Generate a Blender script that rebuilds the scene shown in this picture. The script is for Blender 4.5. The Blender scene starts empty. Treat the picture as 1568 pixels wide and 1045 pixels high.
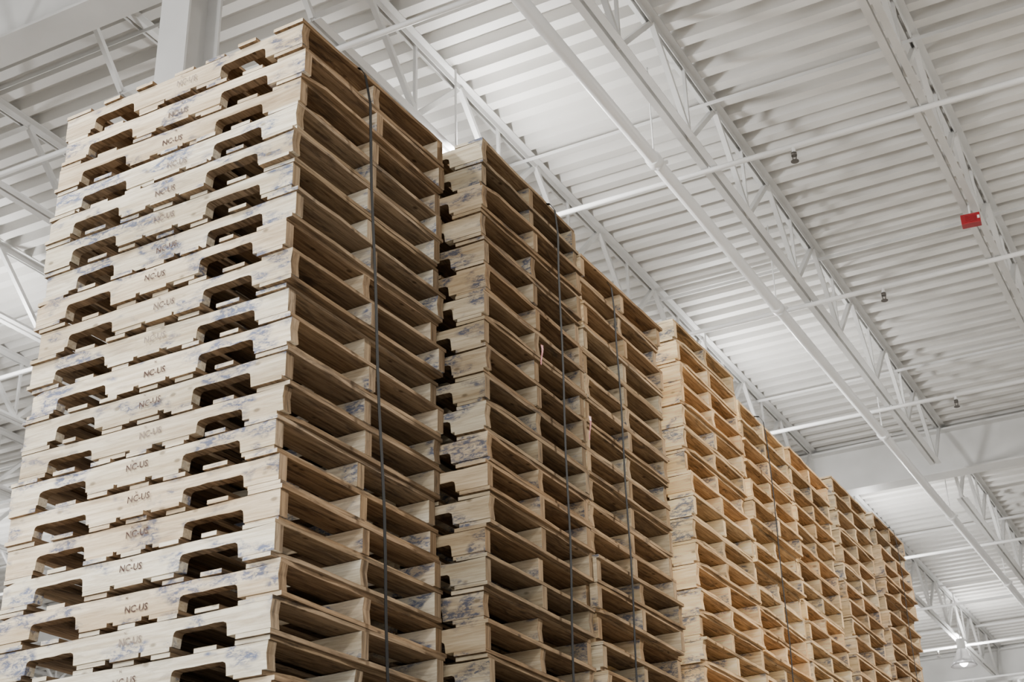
import bpy, bmesh, math, random
from mathutils import Vector, Matrix
random.seed(7)
scene = bpy.context.scene
CZ = 1.541

# ---------------------------------------------------------------- camera
def norm(v): return Vector(v).normalized()
Yc = norm((1318, -1065, -2230)); Zc = norm((-117, 4525, -2230))
Zc = (Zc - Yc*Zc.dot(Yc)).normalized()
Xc = Yc.cross(Zc).normalized()
R = Matrix((Xc, Yc, Zc))            # rows: world axes in cam -> cam-to-world
cam_d = bpy.data.cameras.new("camera")
cam = bpy.data.objects.new("camera", cam_d); scene.collection.objects.link(cam)
cam.matrix_world = Matrix.Translation((0, 0, CZ)) @ R.to_4x4()
cam_d.sensor_width = 36; cam_d.lens = 51.2
cam_d.clip_end = 300
cam_d.dof.use_dof = True; cam_d.dof.focus_distance = 7.0; cam_d.dof.aperture_fstop = 9
scene.camera = cam

# ---------------------------------------------------------------- materials
def new_mat(name):
    m = bpy.data.materials.new(name); m.use_nodes = True
    nt = m.node_tree; b = nt.nodes["Principled BSDF"]
    return m, nt, b
def ramp(nt, p0, c0, p1, c1):
    r = nt.nodes.new("ShaderNodeValToRGB")
    r.color_ramp.elements[0].position = p0; r.color_ramp.elements[0].color = (*c0, 1)
    r.color_ramp.elements[1].position = p1; r.color_ramp.elements[1].color = (*c1, 1)
    return r
def mixc(nt, a, b, fac, mode='MIX'):
    m = nt.nodes.new("ShaderNodeMix"); m.data_type = 'RGBA'; m.blend_type = mode
    for sock, v in ((m.inputs[0], fac), (m.inputs[6], a), (m.inputs[7], b)):
        if hasattr(v, 'links'): nt.links.new(v, sock)
        elif isinstance(v, tuple): sock.default_value = (*v, 1)
        else: sock.default_value = v
    return m.outputs[2]
def mth(nt, op, a, b):
    m = nt.nodes.new("ShaderNodeMath"); m.operation = op; m.use_clamp = True
    for s, v in ((m.inputs[0], a), (m.inputs[1], b)):
        if hasattr(v, 'links'): nt.links.new(v, s)
        else: s.default_value = v
    return m.outputs[0]
def wood(name, axis, dark, light, stain, stain_amt, blue=0.0):
    m, nt, b = new_mat(name)
    tc = nt.nodes.new("ShaderNodeTexCoord"); oi = nt.nodes.new("ShaderNodeObjectInfo")
    mul = nt.nodes.new("ShaderNodeMath"); mul.operation = 'MULTIPLY'; mul.inputs[1].default_value = 73.0
    nt.links.new(oi.outputs['Random'], mul.inputs[0])
    def mapped(s_long, s_cross, rot=0):
        mp = nt.nodes.new("ShaderNodeMapping")
        s = [s_cross]*3; s[axis] = s_long
        mp.inputs['Scale'].default_value = s
        mp.inputs['Rotation'].default_value = (0, rot, 0)
        nt.links.new(tc.outputs['Object'], mp.inputs['Vector'])
        ad = nt.nodes.new("ShaderNodeVectorMath"); ad.operation = 'ADD'
        nt.links.new(mp.outputs[0], ad.inputs[0]); nt.links.new(mul.outputs[0], ad.inputs[1])
        return ad.outputs[0]
    def noise(v, detail=4, rough=.6, dist=0):
        n = nt.nodes.new("ShaderNodeTexNoise"); n.inputs['Scale'].default_value = 1
        n.inputs['Detail'].default_value = detail; n.inputs['Roughness'].default_value = rough
        n.inputs['Distortion'].default_value = dist
        nt.links.new(v, n.inputs['Vector']); return n.outputs[0]
    g = noise(mapped(3.5, 70), 6, .7, .5)
    r = ramp(nt, .34, dark, .60, light); nt.links.new(g, r.inputs[0])
    s = noise(mapped(5, 30), 4, .65, 1.0)
    sr = ramp(nt, .50, (0, 0, 0), .66, (1, 1, 1)); nt.links.new(s, sr.inputs[0])
    big = noise(mapped(2.2, 6), 2)
    br = ramp(nt, .40, (0, 0, 0), .56, (1, 1, 1)); nt.links.new(big, br.inputs[0])
    f = mth(nt, 'MULTIPLY', mth(nt, 'MULTIPLY', sr.outputs[0], br.outputs[0]), stain_amt)
    c = mixc(nt, r.outputs[0], stain, f)
    if blue > 0:
        # blue-grey scuffs in patches: a faint wash plus broken diagonal streaks
        b2 = noise(mapped(5.5, 10), 2, .5, .3)
        b2r = ramp(nt, .52, (0, 0, 0), .59, (1, 1, 1)); nt.links.new(b2, b2r.inputs[0])
        s2 = noise(mapped(24, 62, .5), 6, .8, .5)
        s2r = ramp(nt, .45, (.10, .10, .10), .56, (1, 1, 1)); nt.links.new(s2, s2r.inputs[0])
        c = mixc(nt, c, (.12, .155, .27), mth(nt, 'MULTIPLY', mth(nt, 'MULTIPLY', s2r.outputs[0], b2r.outputs[0]), blue))
    # small knots / nail spots
    vo = nt.nodes.new("ShaderNodeTexVoronoi"); vo.inputs['Scale'].default_value = 1
    nt.links.new(mapped(7, 14), vo.inputs['Vector'])
    vr = ramp(nt, .06, (1, 1, 1), .13, (0, 0, 0)); nt.links.new(vo.outputs['Distance'], vr.inputs[0])
    c = mixc(nt, c, tuple(x*.45 for x in dark), mth(nt, 'MULTIPLY', vr.outputs[0], .8))
    tone = noise(mapped(.8, 8), 1)
    tr = ramp(nt, .35, (.72, .67, .60), .58, (1, 1, 1)); nt.links.new(tone, tr.inputs[0])
    c = mixc(nt, c, tr.outputs[0], 1.0, 'MULTIPLY')
    c = mixc(nt, c, oi.outputs['Color'], 1.0, 'MULTIPLY')
    nt.links.new(c, b.inputs['Base Color']); b.inputs['Roughness'].default_value = .9
    b.inputs['Specular IOR Level'].default_value = .12
    bp = nt.nodes.new("ShaderNodeBump"); bp.inputs['Strength'].default_value = .55; bp.inputs['Distance'].default_value = .005
    nt.links.new(g, bp.inputs['Height']); nt.links.new(bp.outputs[0], b.inputs['Normal'])
    return m
M_STR = wood("weathered_stringer_wood", 0, (.62, .51, .36), (.95, .86, .68), (.42, .35, .28), .55, .9)
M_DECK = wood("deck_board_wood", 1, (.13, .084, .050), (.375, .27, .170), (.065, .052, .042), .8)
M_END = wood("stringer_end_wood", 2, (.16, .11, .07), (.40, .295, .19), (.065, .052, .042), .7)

def plain(name, col, rough=.5, metal=0, noise_amt=.12, scale=2.0, spec=.5):
    m, nt, b = new_mat(name)
    tc = nt.nodes.new("ShaderNodeTexCoord")
    n = nt.nodes.new("ShaderNodeTexNoise"); n.inputs['Scale'].default_value = scale; n.inputs['Detail'].default_value = 5
    nt.links.new(tc.outputs['Object'], n.inputs['Vector'])
    k = 1 - noise_amt
    r = ramp(nt, .35, tuple(c*k for c in col), .65, col); nt.links.new(n.outputs[0], r.inputs[0])
    nt.links.new(r.outputs[0], b.inputs['Base Color'])
    b.inputs['Roughness'].default_value = rough; b.inputs['Metallic'].default_value = metal
    b.inputs['Specular IOR Level'].default_value = spec
    return m
# stamp ink: strength varies a little pallet to pallet
M_INK, nt, b = new_mat("stamp_ink")
oi = nt.nodes.new("ShaderNodeObjectInfo"); tc = nt.nodes.new("ShaderNodeTexCoord")
n = nt.nodes.new("ShaderNodeTexNoise"); n.inputs['Scale'].default_value = 75; n.inputs['Detail'].default_value = 4
nt.links.new(tc.outputs['Object'], n.inputs['Vector'])
r1 = ramp(nt, .48, (.075, .045, .04), .70, (.30, .24, .20)); nt.links.new(n.outputs[0], r1.inputs[0])
r2 = ramp(nt, .5, (0, 0, 0), 1.0, (.40, .40, .40)); nt.links.new(oi.outputs['Random'], r2.inputs[0])
nt.links.new(mixc(nt, r1.outputs[0], (.55, .48, .40), r2.outputs[0]), b.inputs['Base Color'])
b.inputs['Roughness'].default_value = .9; b.inputs['Specular IOR Level'].default_value = .1

M_CEIL = plain("painted_metal_deck", (.655, .645, .62), .5, 0, .16, .5)
M_STEEL = plain("white_painted_steel", (.63, .63, .62), .45, 0, .15, 1.5)
M_PIPE = plain("white_painted_pipe", (.78, .785, .78), .35, 0, .06, 2)
M_FLOOR = plain("sealed_concrete", (.26, .245, .225), .6, 0, .2, .6)
M_WALL = plain("wall_panel", (.42, .415, .40), .7, 0, .06, .4)
M_STRAP = plain("black_strap_plastic", (.004, .004, .005), .6, 0, .3, 20, .08)
M_RED = plain("red_plastic", (.30, .008, .015), .4, 0, .2, 10)
M_GREY = plain("dark_brass", (.12, .11, .10), .4, .6, .2, 10)
M_ALU = plain("spun_aluminium", (.7, .7, .72), .3, .8, .1, 8)
m, nt, b = new_mat("lamp_glow"); b.inputs['Emission Color'].default_value = (1, .98, .94, 1); b.inputs['Emission Strength'].default_value = 30
M_GLOW = m

# ---------------------------------------------------------------- helpers
def finish(bm, name, mats, parent=None, loc=(0, 0, 0)):
    bmesh.ops.recalc_face_normals(bm, faces=bm.faces)
    me = bpy.data.meshes.new(name); bm.to_mesh(me); bm.free()
    for mt in mats: me.materials.append(mt)
    o = bpy.data.objects.new(name, me); scene.collection.objects.link(o); o.location = loc
    if parent: o.parent = parent
    return o
def box(bm, x0, x1, y0, y1, z0, z1, mi=0):
    vs = [bm.verts.new((x, y, z)) for x in (x0, x1) for y in (y0, y1) for z in (z0, z1)]
    for f in ((0,1,3,2),(4,6,7,5),(0,4,5,1),(2,3,7,6),(0,2,6,4),(1,5,7,3)):
        fc = bm.faces.new([vs[i] for i in f]); fc.material_index = mi
def bar(bm, a, b, w, h=None, mi=0, n=4):
    a, b = Vector(a), Vector(b); d = (b-a).normalized()
    up = Vector((0, 0, 1)) if abs(d.z) < .95 else Vector((0, 1, 0))
    s = d.cross(up).normalized(); u = s.cross(d); h = h or w
    ring = []
    for p in (a, b):
        if n == 4: ring.append([bm.verts.new(p + s*sx*w/2 + u*sy*h/2) for sx, sy in ((-1,-1),(1,-1),(1,1),(-1,1))])
        else: ring.append([bm.verts.new(p + s*math.cos(t)*w/2 + u*math.sin(t)*w/2) for t in [2*math.pi*i/n for i in range(n)]])
    for i in range(n):
        f = bm.faces.new((ring[0][i], ring[0][(i+1)%n], ring[1][(i+1)%n], ring[1][i])); f.material_index = mi; f.smooth = n > 6
    for r in (ring[0][::-1], ring[1]):
        f = bm.faces.new(r); f.material_index = mi
def board_y(bm, x0, x1, z0, z1, L, rnd, mi):
    n = 8; rings = []
    y0 = -rnd.uniform(-.005, .011); y1 = L + rnd.uniform(-.005, .011)
    sk = rnd.uniform(-.006, .006); cup = rnd.uniform(-.0015, .0015)
    chip = rnd.random() < .2
    for i in range(n+1):
        t = i/n; y = y0+(y1-y0)*t
        e0 = rnd.uniform(-.003, .003)+sk*(t-.5); e1 = rnd.uniform(-.003, .003)+sk*(t-.5)
        if chip and i == 0: e1 -= .025
        rings.append([bm.verts.new(v) for v in ((x0+e0, y, z0+.0005), (x1+e1, y, z0+.0005), (x1+e1, y, z1-.0015+cup*math.sin(t*math.pi)), (x0+e0, y, z1-.0015))])
    for i in range(n):
        for k in range(4):
            f = bm.faces.new((rings[i][k], rings[i][(k+1)%4], rings[i+1][(k+1)%4], rings[i+1][k])); f.material_index = mi
    for r in (rings[0][::-1], rings[-1]):
        f = bm.faces.new(r); f.material_index = 0     # end grain weathered like the front

PW, PD, PH = 1.22, .93, .124
ZB, ZT = .0165, .1075
def text_mesh(body, size):
    cu = bpy.data.curves.new("t", 'FONT'); cu.body = body; cu.size = size; cu.resolution_u = 2
    cu.offset = size*.02
    o = bpy.data.objects.new("t", cu); scene.collection.objects.link(o)
    bpy.context.view_layer.update()
    me = bpy.data.meshes.new_from_object(o.evaluated_get(bpy.context.evaluated_depsgraph_get()))
    bpy.data.objects.remove(o); return me
TXT = text_mesh("NC-US", .034)
TXT2 = text_mesh("N", .013)

def make_pallet(seed):
    rnd = random.Random(seed); bm = bmesh.new()
    def j(a): return rnd.uniform(-a, a)
    t = .040
    for y0 in (.0, (PD-t)/2, PD-t):
        y0 += j(.003)
        n = [.148+j(.018), .375+j(.018), .825+j(.018), 1.058+j(.018)]
        d = .047+j(.004); xe0 = abs(j(.010)); xe1 = PW-abs(j(.010))
        chip = rnd.random() < .35
        pts = [(xe0, ZB+j(.002))]
        def edge(xa, xb, z, k):   # rough sawn edge
            return [(xa+(xb-xa)*q/k, z+j(.0022)) for q in range(1, k)]
        def notch(a, b2):
            dd = d+j(.004)
            return [(a, ZB), (a+.003, ZB+dd*.65), (a+.006, ZB+dd*.88), (a+.016+j(.003), ZB+dd)] + edge(a+.016, b2-.016, ZB+dd, 5) + [(b2-.016+j(.003), ZB+dd), (b2-.006, ZB+dd*.88), (b2-.003, ZB+dd*.65), (b2, ZB)]
        pts += notch(n[0], n[1]) + notch(n[2], n[3]) + [(xe1, ZB)]
        if rnd.random() < .3: pts += [(xe1-.006, ZB+.05)]
        pts += [(xe1, ZT-.001)] + edge(xe1, .09, ZT-.003, 10) + ([(.06, ZT-.001), (xe0, ZT-.014)] if chip else [(xe0, ZT-.001)])
        lo = [bm.verts.new((x, y0, z)) for x, z in pts]; hi = [bm.verts.new((x, y0+t, z)) for x, z in pts]
        k = len(pts)
        for i in range(k):
            f = bm.faces.new((lo[i], lo[(i+1)%k], hi[(i+1)%k], hi[i]))
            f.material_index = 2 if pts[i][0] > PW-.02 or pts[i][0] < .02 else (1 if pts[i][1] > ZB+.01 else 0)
        bm.faces.new(lo[::-1]); bm.faces.new(hi)
    ws = [.135, .092, .092, .092, .092, .092, .135]; gap = (PW-sum(ws))/6; x = 0
    for i, w in enumerate(ws):
        ww = w + j(.012) if 0 < i < 6 else w
        if not (0 < i < 6 and rnd.random() < .04):
            xx = x if i != 6 else PW-ww
            xo = j(.009) if 0 < i < 6 else (j(.007)+.002 if i == 0 else j(.009)-.002)
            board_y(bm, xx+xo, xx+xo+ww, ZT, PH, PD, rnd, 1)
        x += w+gap
    for i, (x0, w) in enumerate(((0, .135), (.398, .125), (.545, .125), (.690, .120), (PW-.135, .135))):
        xo = j(.007) if 0 < i < 4 else (j(.007)+.003 if i == 0 else j(.010)-.004)
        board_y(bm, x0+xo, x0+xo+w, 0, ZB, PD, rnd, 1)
    for tm, xo, zo in ((TXT, .575+j(.025), .047+j(.009)), (TXT2, .600+j(.02), .085)):
        bm.verts.ensure_lookup_table(); base = len(bm.verts); nf = len(bm.faces); ta = j(.07)
        bm.from_mesh(tm); bm.verts.ensure_lookup_table(); bm.faces.ensure_lookup_table()
        for v in bm.verts[base:]:
            x, y = v.co.x, v.co.y
            v.co = Vector((xo+x*math.cos(ta)-y*math.sin(ta), -.0042, zo+y*math.cos(ta)+x*math.sin(ta)))
        for f in bm.faces[nf:]: f.material_index = 3
    me = bpy.data.meshes.new("pallet")
    bm.to_mesh(me); bm.free()
    for mt in (M_STR, M_DECK, M_END, M_INK): me.materials.append(mt)
    return me
PALLETS = [make_pallet(s) for s in range(20)]

def stack(xf, y0, depth, n, rotdeg, tint, seed, jit=.013):
    rnd = random.Random(seed)
    e = bpy.data.objects.new("pallet_stack", None); scene.collection.objects.link(e)
    e.location = (xf, y0, 0); e.rotation_euler = (0, 0, math.radians(rotdeg)); e.scale = (1, depth/PD, 1)
    dx = dy = 0
    for i in range(n):
        o = bpy.data.objects.new("pallet_%d" % (i+1), rnd.choice(PALLETS)); scene.collection.objects.link(o)
        o.parent = e
        dx = dx*.8+rnd.uniform(-.007, .007); dy = dy*.8+rnd.uniform(-.005, .005)
        ja = jit if rnd.random() < .8 else jit*2
        o.location = (-PW+rnd.uniform(-ja, ja)+dx, rnd.uniform(-jit, jit)*.5+dy, i*PH)
        o.rotation_euler = (0, 0, rnd.uniform(-.012, .012))
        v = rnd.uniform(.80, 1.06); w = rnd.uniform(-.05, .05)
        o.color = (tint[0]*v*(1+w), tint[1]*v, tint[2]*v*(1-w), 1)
    return e
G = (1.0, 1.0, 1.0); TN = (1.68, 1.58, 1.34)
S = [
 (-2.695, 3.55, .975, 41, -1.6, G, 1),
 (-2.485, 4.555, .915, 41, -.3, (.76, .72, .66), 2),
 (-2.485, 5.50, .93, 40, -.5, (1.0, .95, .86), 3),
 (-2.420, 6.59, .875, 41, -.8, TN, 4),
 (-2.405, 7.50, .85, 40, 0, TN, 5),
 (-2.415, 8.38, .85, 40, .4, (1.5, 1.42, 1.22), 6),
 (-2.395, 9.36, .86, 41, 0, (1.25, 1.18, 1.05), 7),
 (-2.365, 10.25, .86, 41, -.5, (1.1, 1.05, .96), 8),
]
stacks = [stack(*s) for s in S]
bpy.context.view_layer.update()

# ---------------------------------------------------------------- straps (part of each bundled stack)
def strap(parent, pts, w=.014):
    bm = bmesh.new(); prev = None; inv = parent.matrix_world.inverted()
    for i, p in enumerate(pts):
        p = Vector(p)
        a = bm.verts.new(inv @ (p+Vector((0, -w/2, 0)))); c = bm.verts.new(inv @ (p+Vector((0, w/2, 0))))
        if prev: bm.faces.new((prev[0], prev[1], c, a))
        prev = (a, c)
    o = finish(bm, "black_strapping", [M_STRAP], parent)
    md = o.modifiers.new("thick", 'SOLIDIFY'); md.thickness = .0015; md.offset = 0
    return o
def strap_pts(xf, y_top, y_bot, ztop, amp=.01, seed=0):
    P = [(xf-PW-.04, y_top-.02, ztop-.4), (xf-PW-.03, y_top-.02, ztop+.001), (xf-.6, y_top, ztop+.001), (xf-.05, y_top, ztop-.001), (xf-.012, y_top, ztop-.012), (xf+.010, y_top, ztop-.05)]
    n = 28
    for i in range(1, n+1):
        t = i/n; z = ztop*(1-t)+.02*t
        y = y_top+(y_bot-y_top)*min(1, (1-z/ztop)*1.9) + amp*math.sin(i*.7+seed)
        P.append((xf+.022+.003*math.sin(i*1.3+seed), y, z))
    return P
strap(stacks[0], strap_pts(-2.655, 3.90, 4.14, 41*PH, .004, 1), .018)
strap(stacks[1], strap_pts(-2.465, 5.19, 5.16, 41*PH, .004, 2), .018)
strap(stacks[2], strap_pts(-2.465, 5.80, 5.80, 40*PH, .004, 3), .018)
strap(stacks[4], strap_pts(-2.385, 7.80, 7.80, 40*PH, .004, 4), .018)
strap(stacks[7], strap_pts(-2.335, 10.65, 10.65, 41*PH, .004, 5), .018)

for (y, z, h) in ((5.0, CZ+2.72, .09), (5.46, CZ+2.56, .11)):
    bm = bmesh.new()
    x = -2.455; n = 5; prev = None
    for i in range(n+1):
        t = i/n; a = bm.verts.new((x+.004*math.sin(t*5), y-.007, z-h*t)); c = bm.verts.new((x+.006*math.sin(t*4+1), y+.007, z-h*t))
        if prev: bm.faces.new((prev[0], prev[1], c, a))
        prev = (a, c)
    o = finish(bm, "red_tape_strip", [M_RED]); md = o.modifiers.new("t", 'SOLIDIFY'); md.thickness = .001

# ---------------------------------------------------------------- ceiling deck
ZJB, ZJT = CZ+6.9, CZ+7.7
X0, X1, Y0, Y1 = -32, 12, -8, 58
bm = bmesh.new(); pitch = .25; d = .10; y = Y0+.01; prof = []
while y < Y1-.3:
    prof += [(y, 0), (y+.105, 0), (y+.125, d), (y+.230, d)]
    y += pitch
a = [bm.verts.new((X0+.01, py, ZJT+.002+pz)) for py, pz in prof]; c = [bm.verts.new((X1-.01, py, ZJT+.002+pz)) for py, pz in prof]
for i in range(len(prof)-1): bm.faces.new((a[i], a[i+1], c[i+1], c[i]))
box(bm, X0, X1, Y0, Y1, ZJT+.12, ZJT+.2)
finish(bm, "ceiling", [M_CEIL])

# joists
def joist_mesh(L):
    bm = bmesh.new(); top = .8
    for sx in (-1, 1):
        g = .014*sx
        box(bm, min(g, g+.065*sx), max(g, g+.065*sx), 0, L, top-.007, top)
        box(bm, min(g, g+.007*sx), max(g, g+.007*sx), 0, L, top-.065, top-.007)
        box(bm, min(g, g+.06*sx), max(g, g+.06*sx), .75, L-.75, 0, .007)
        box(bm, min(g, g+.007*sx), max(g, g+.007*sx), .75, L-.75, .007, .06)
    n = 8; p = (L-1.5)/n
    bar(bm, (0, .1, top-.04), (0, .75, .03), .04)
    bar(bm, (0, L-.1, top-.04), (0, L-.75, .03), .04)
    for i in range(n):
        a = .75+i*p
        bar(bm, (-.01, a, .03), (-.01, a+p/2, top-.04), .045, .045)
        bar(bm, (.01, a+p/2, top-.04), (.01, a+p, .03), .045, .045)
        if i > 0: bar(bm, (0, a, .03), (0, a, top-.03), .028)
    bmesh.ops.recalc_face_normals(bm, faces=bm.faces)
    me = bpy.data.meshes.new("steel_joist"); bm.to_mesh(me); bm.free(); me.materials.append(M_STEEL); return me
BAY = 13.1; GY = [6.2-BAY, 6.2, 6.2+BAY, 6.2+2*BAY, 6.2+3*BAY]
JM = joist_mesh(BAY-.02)
JX = [-1.543-1.83*k for k in range(-3, 14)]
for gi in range(len(GY)-1):
    for x in JX:
        o = bpy.data.objects.new("steel_joist", JM); scene.collection.objects.link(o); o.location = (x, GY[gi]+.01, ZJB)
for gy in GY:
    bm = bmesh.new(); zt = ZJT-.068; zb = CZ+7.0
    box(bm, X0+.05, X1-.3, gy-.14, gy+.14, zt-.025, zt); box(bm, X0+.05, X1-.3, gy-.14, gy+.14, zb, zb+.025)
    box(bm, X0+.05, X1-.3, gy-.008, gy+.008, zb+.025, zt-.025)
    finish(bm, "steel_girder", [M_STEEL])
for gy in GY:
    for cx in (-5.68-12.2, -5.68, -5.68+12.2):
        bm = bmesh.new(); w = .125; dd = .17
        box(bm, cx-w, cx+w, gy-dd, gy-dd+.02, 0, CZ+7.0); box(bm, cx-w, cx+w, gy+dd-.02, gy+dd, 0, CZ+7.0)
        box(bm, cx-.007, cx+.007, gy-dd+.02, gy+dd-.02, 0, CZ+7.0)
        box(bm, cx-.2, cx+.2, gy-.22, gy+.22, 0, .03)
        finish(bm, "steel_column", [M_STEEL])

for by in [6.2+k*BAY/4+.9 for k in range(0, 13)]:
    bm = bmesh.new()
    box(bm, X0+.05, X1-.3, by, by+.035, ZJT-.075, ZJT-.07); box(bm, X0+.05, X1-.3, by, by+.005, ZJT-.105, ZJT-.075)
    finish(bm, "joist_bridging", [M_STEEL])
def sprinkler(bm, x, y, z):
    bar(bm, (x, y, z), (x, y, z-.07), .03, n=10)
    bar(bm, (x, y, z-.07), (x, y, z-.10), .05, n=10, mi=1)
    bar(bm, (x-.018, y, z-.10), (x-.010, y, z-.15), .008, mi=1); bar(bm, (x+.018, y, z-.10), (x+.010, y, z-.15), .008, mi=1)
    bar(bm, (x, y, z-.15), (x, y, z-.156), .07, n=12, mi=1)
for k, sy in enumerate([4.2, 7.3, 10.3, 13.2, 16.3, 22.3, 25.4, 28.4, 31.4, 35]):
    bm = bmesh.new(); z = ZJB-.03
    bar(bm, (X0+1, sy, z), (X1-1, sy, z), .048, n=12)
    for q in range(-2, 9): sprinkler(bm, -2.64-q*3.05+(.0 if k % 2 else .02), sy, z)
    for q in JX[::2]: bar(bm, (q, sy, z), (q, sy, ZJB+.05), .012)
    finish(bm, "sprinkler_branch_pipe", [M_PIPE, M_GREY])
bm = bmesh.new()
a = Vector((-3.72, -3.0, CZ+6.72)); c = Vector((-3.48, 38, CZ+6.72))
def pp(y): t = (y-a.y)/(c.y-a.y); return a.lerp(c, t)
bar(bm, a, c, .11, n=20)
for y in (2, 5.5, 9.7, 12.8, 16.7, 20.2, 24, 28):
    p = pp(y)
    bar(bm, p+Vector((0, -.05, 0)), p+Vector((.0, .05, 0)), .135, n=20)
    bar(bm, p+Vector((0, 0, .05)), Vector((p.x, p.y, ZJT-.02)), .014, n=8)
    bar(bm, p+Vector((-.08, .1, .02)), p+Vector((.08, .1, .02)), .035, n=8)
finish(bm, "sprinkler_main_pipe", [M_PIPE])

# red alarm horn under joist: wide box with sounder grille and conduit stub
bm = bmesh.new(); bar(bm, (0, 0, .04), (0, 0, .16), .018, n=8, mi=1)
box(bm, -.085, .085, -.045, .045, -.055, .045)
for q in range(-2, 3): box(bm, -.05, .05, -.053, -.045, q*.014-.009, q*.014-.003)
box(bm, .06, .08, -.055, -.045, -.02, .01, 1)
o = finish(bm, "red_fire_alarm_horn", [M_RED, M_PIPE], loc=(-1.543, 12.1, ZJB-.15))
o.rotation_euler = (0, 0, .1)
md = o.modifiers.new("b", 'BEVEL'); md.width = .004; md.segments = 2

# ---------------------------------------------------------------- floor & walls
bm = bmesh.new(); box(bm, X0, X1, Y0, Y1, -.2, 0); finish(bm, "floor", [M_FLOOR])
bm = bmesh.new(); box(bm, X0, X1, Y1, Y1+.2, 0, ZJT+.2); finish(bm, "wall_back", [M_WALL])
bm = bmesh.new(); box(bm, X0-.2, X0, Y0, Y1, 0, ZJT+.2); finish(bm, "wall_left", [M_WALL])
bm = bmesh.new(); box(bm, X1, X1+.2, Y0, Y1, 0, ZJT+.2); finish(bm, "wall_right", [M_WALL])

# ---------------------------------------------------------------- high bay lights
def highbay(x, y, z, down, up, col=(1, .97, .93)):
    e = bpy.data.objects.new("high_bay_light", None); scene.collection.objects.link(e); e.location = (x, y, z)
    bm = bmesh.new(); prof = [(.06, .32), (.09, .30), (.12, .22), (.17, .12), (.24, .0), (.235, .0), (.16, .12), (.10, .22)]
    n = 28; rings = []
    for r, h in prof: rings.append([bm.verts.new((r*math.cos(2*math.pi*i/n), r*math.sin(2*math.pi*i/n), h)) for i in range(n)])
    for k in range(len(rings)-1):
        for i in range(n):
            f = bm.faces.new((rings[k][i], rings[k][(i+1)%n], rings[k+1][(i+1)%n], rings[k+1][i])); f.smooth = True
    finish(bm, "reflector", [M_ALU], e)
    bm = bmesh.new(); bar(bm, (0, 0, .30), (0, 0, .50), .16, n=20); bar(bm, (0, 0, .5), (0, 0, CZ+7.68-z), .02, n=8)
    finish(bm, "ballast", [M_STEEL], e)
    bm = bmesh.new(); bmesh.ops.create_uvsphere(bm, u_segments=20, v_segments=12, radius=.085)
    for v in bm.verts: v.co.z = v.co.z*1.3+.10
    finish(bm, "bulb", [M_GLOW], e)
    ld = bpy.data.lights.new("lamp_down", 'AREA'); ld.shape = 'DISK'; ld.size = .45; ld.energy = down; ld.color = col
    lo = bpy.data.objects.new("lamp_down", ld); scene.collection.objects.link(lo); lo.parent = e; lo.location = (0, 0, -.06)
    lu = bpy.data.lights.new("lamp_up", 'POINT'); lu.shadow_soft_size = .15; lu.energy = up; lu.color = col
    lo = bpy.data.objects.new("lamp_up", lu); scene.collection.objects.link(lo); lo.parent = e; lo.location = (.0, .3, .25)
for x in (-17.5, -11.3, -5.1):
    for y in (1.2, 8.9, 14.8, 21.0, 27.6, 34.2, 41):
        highbay(x, y, CZ+6.3, 260, 300 if x > -6 else 230, (1, .985, .96))
for y, dn, up in ((9.8, 1400, 260), (16.4, 500, 150), (23, 300, 170), (29.6, 300, 170), (36.2, 300, 170)):
    highbay(2.4, y, CZ+6.3, dn, up, (1, .95, .86) if y < 12 else (1, .97, .93))
for x in (-11.3, -5.1, 2.4): highbay(x, -5.0, CZ+6.3, 560, 100, (1, .97, .93))

# world
w = bpy.data.worlds.new("world"); scene.world = w; w.use_nodes = True
bg = w.node_tree.nodes["Background"]; bg.inputs[0].default_value = (1, .985, .965, 1); bg.inputs[1].default_value = 2.4
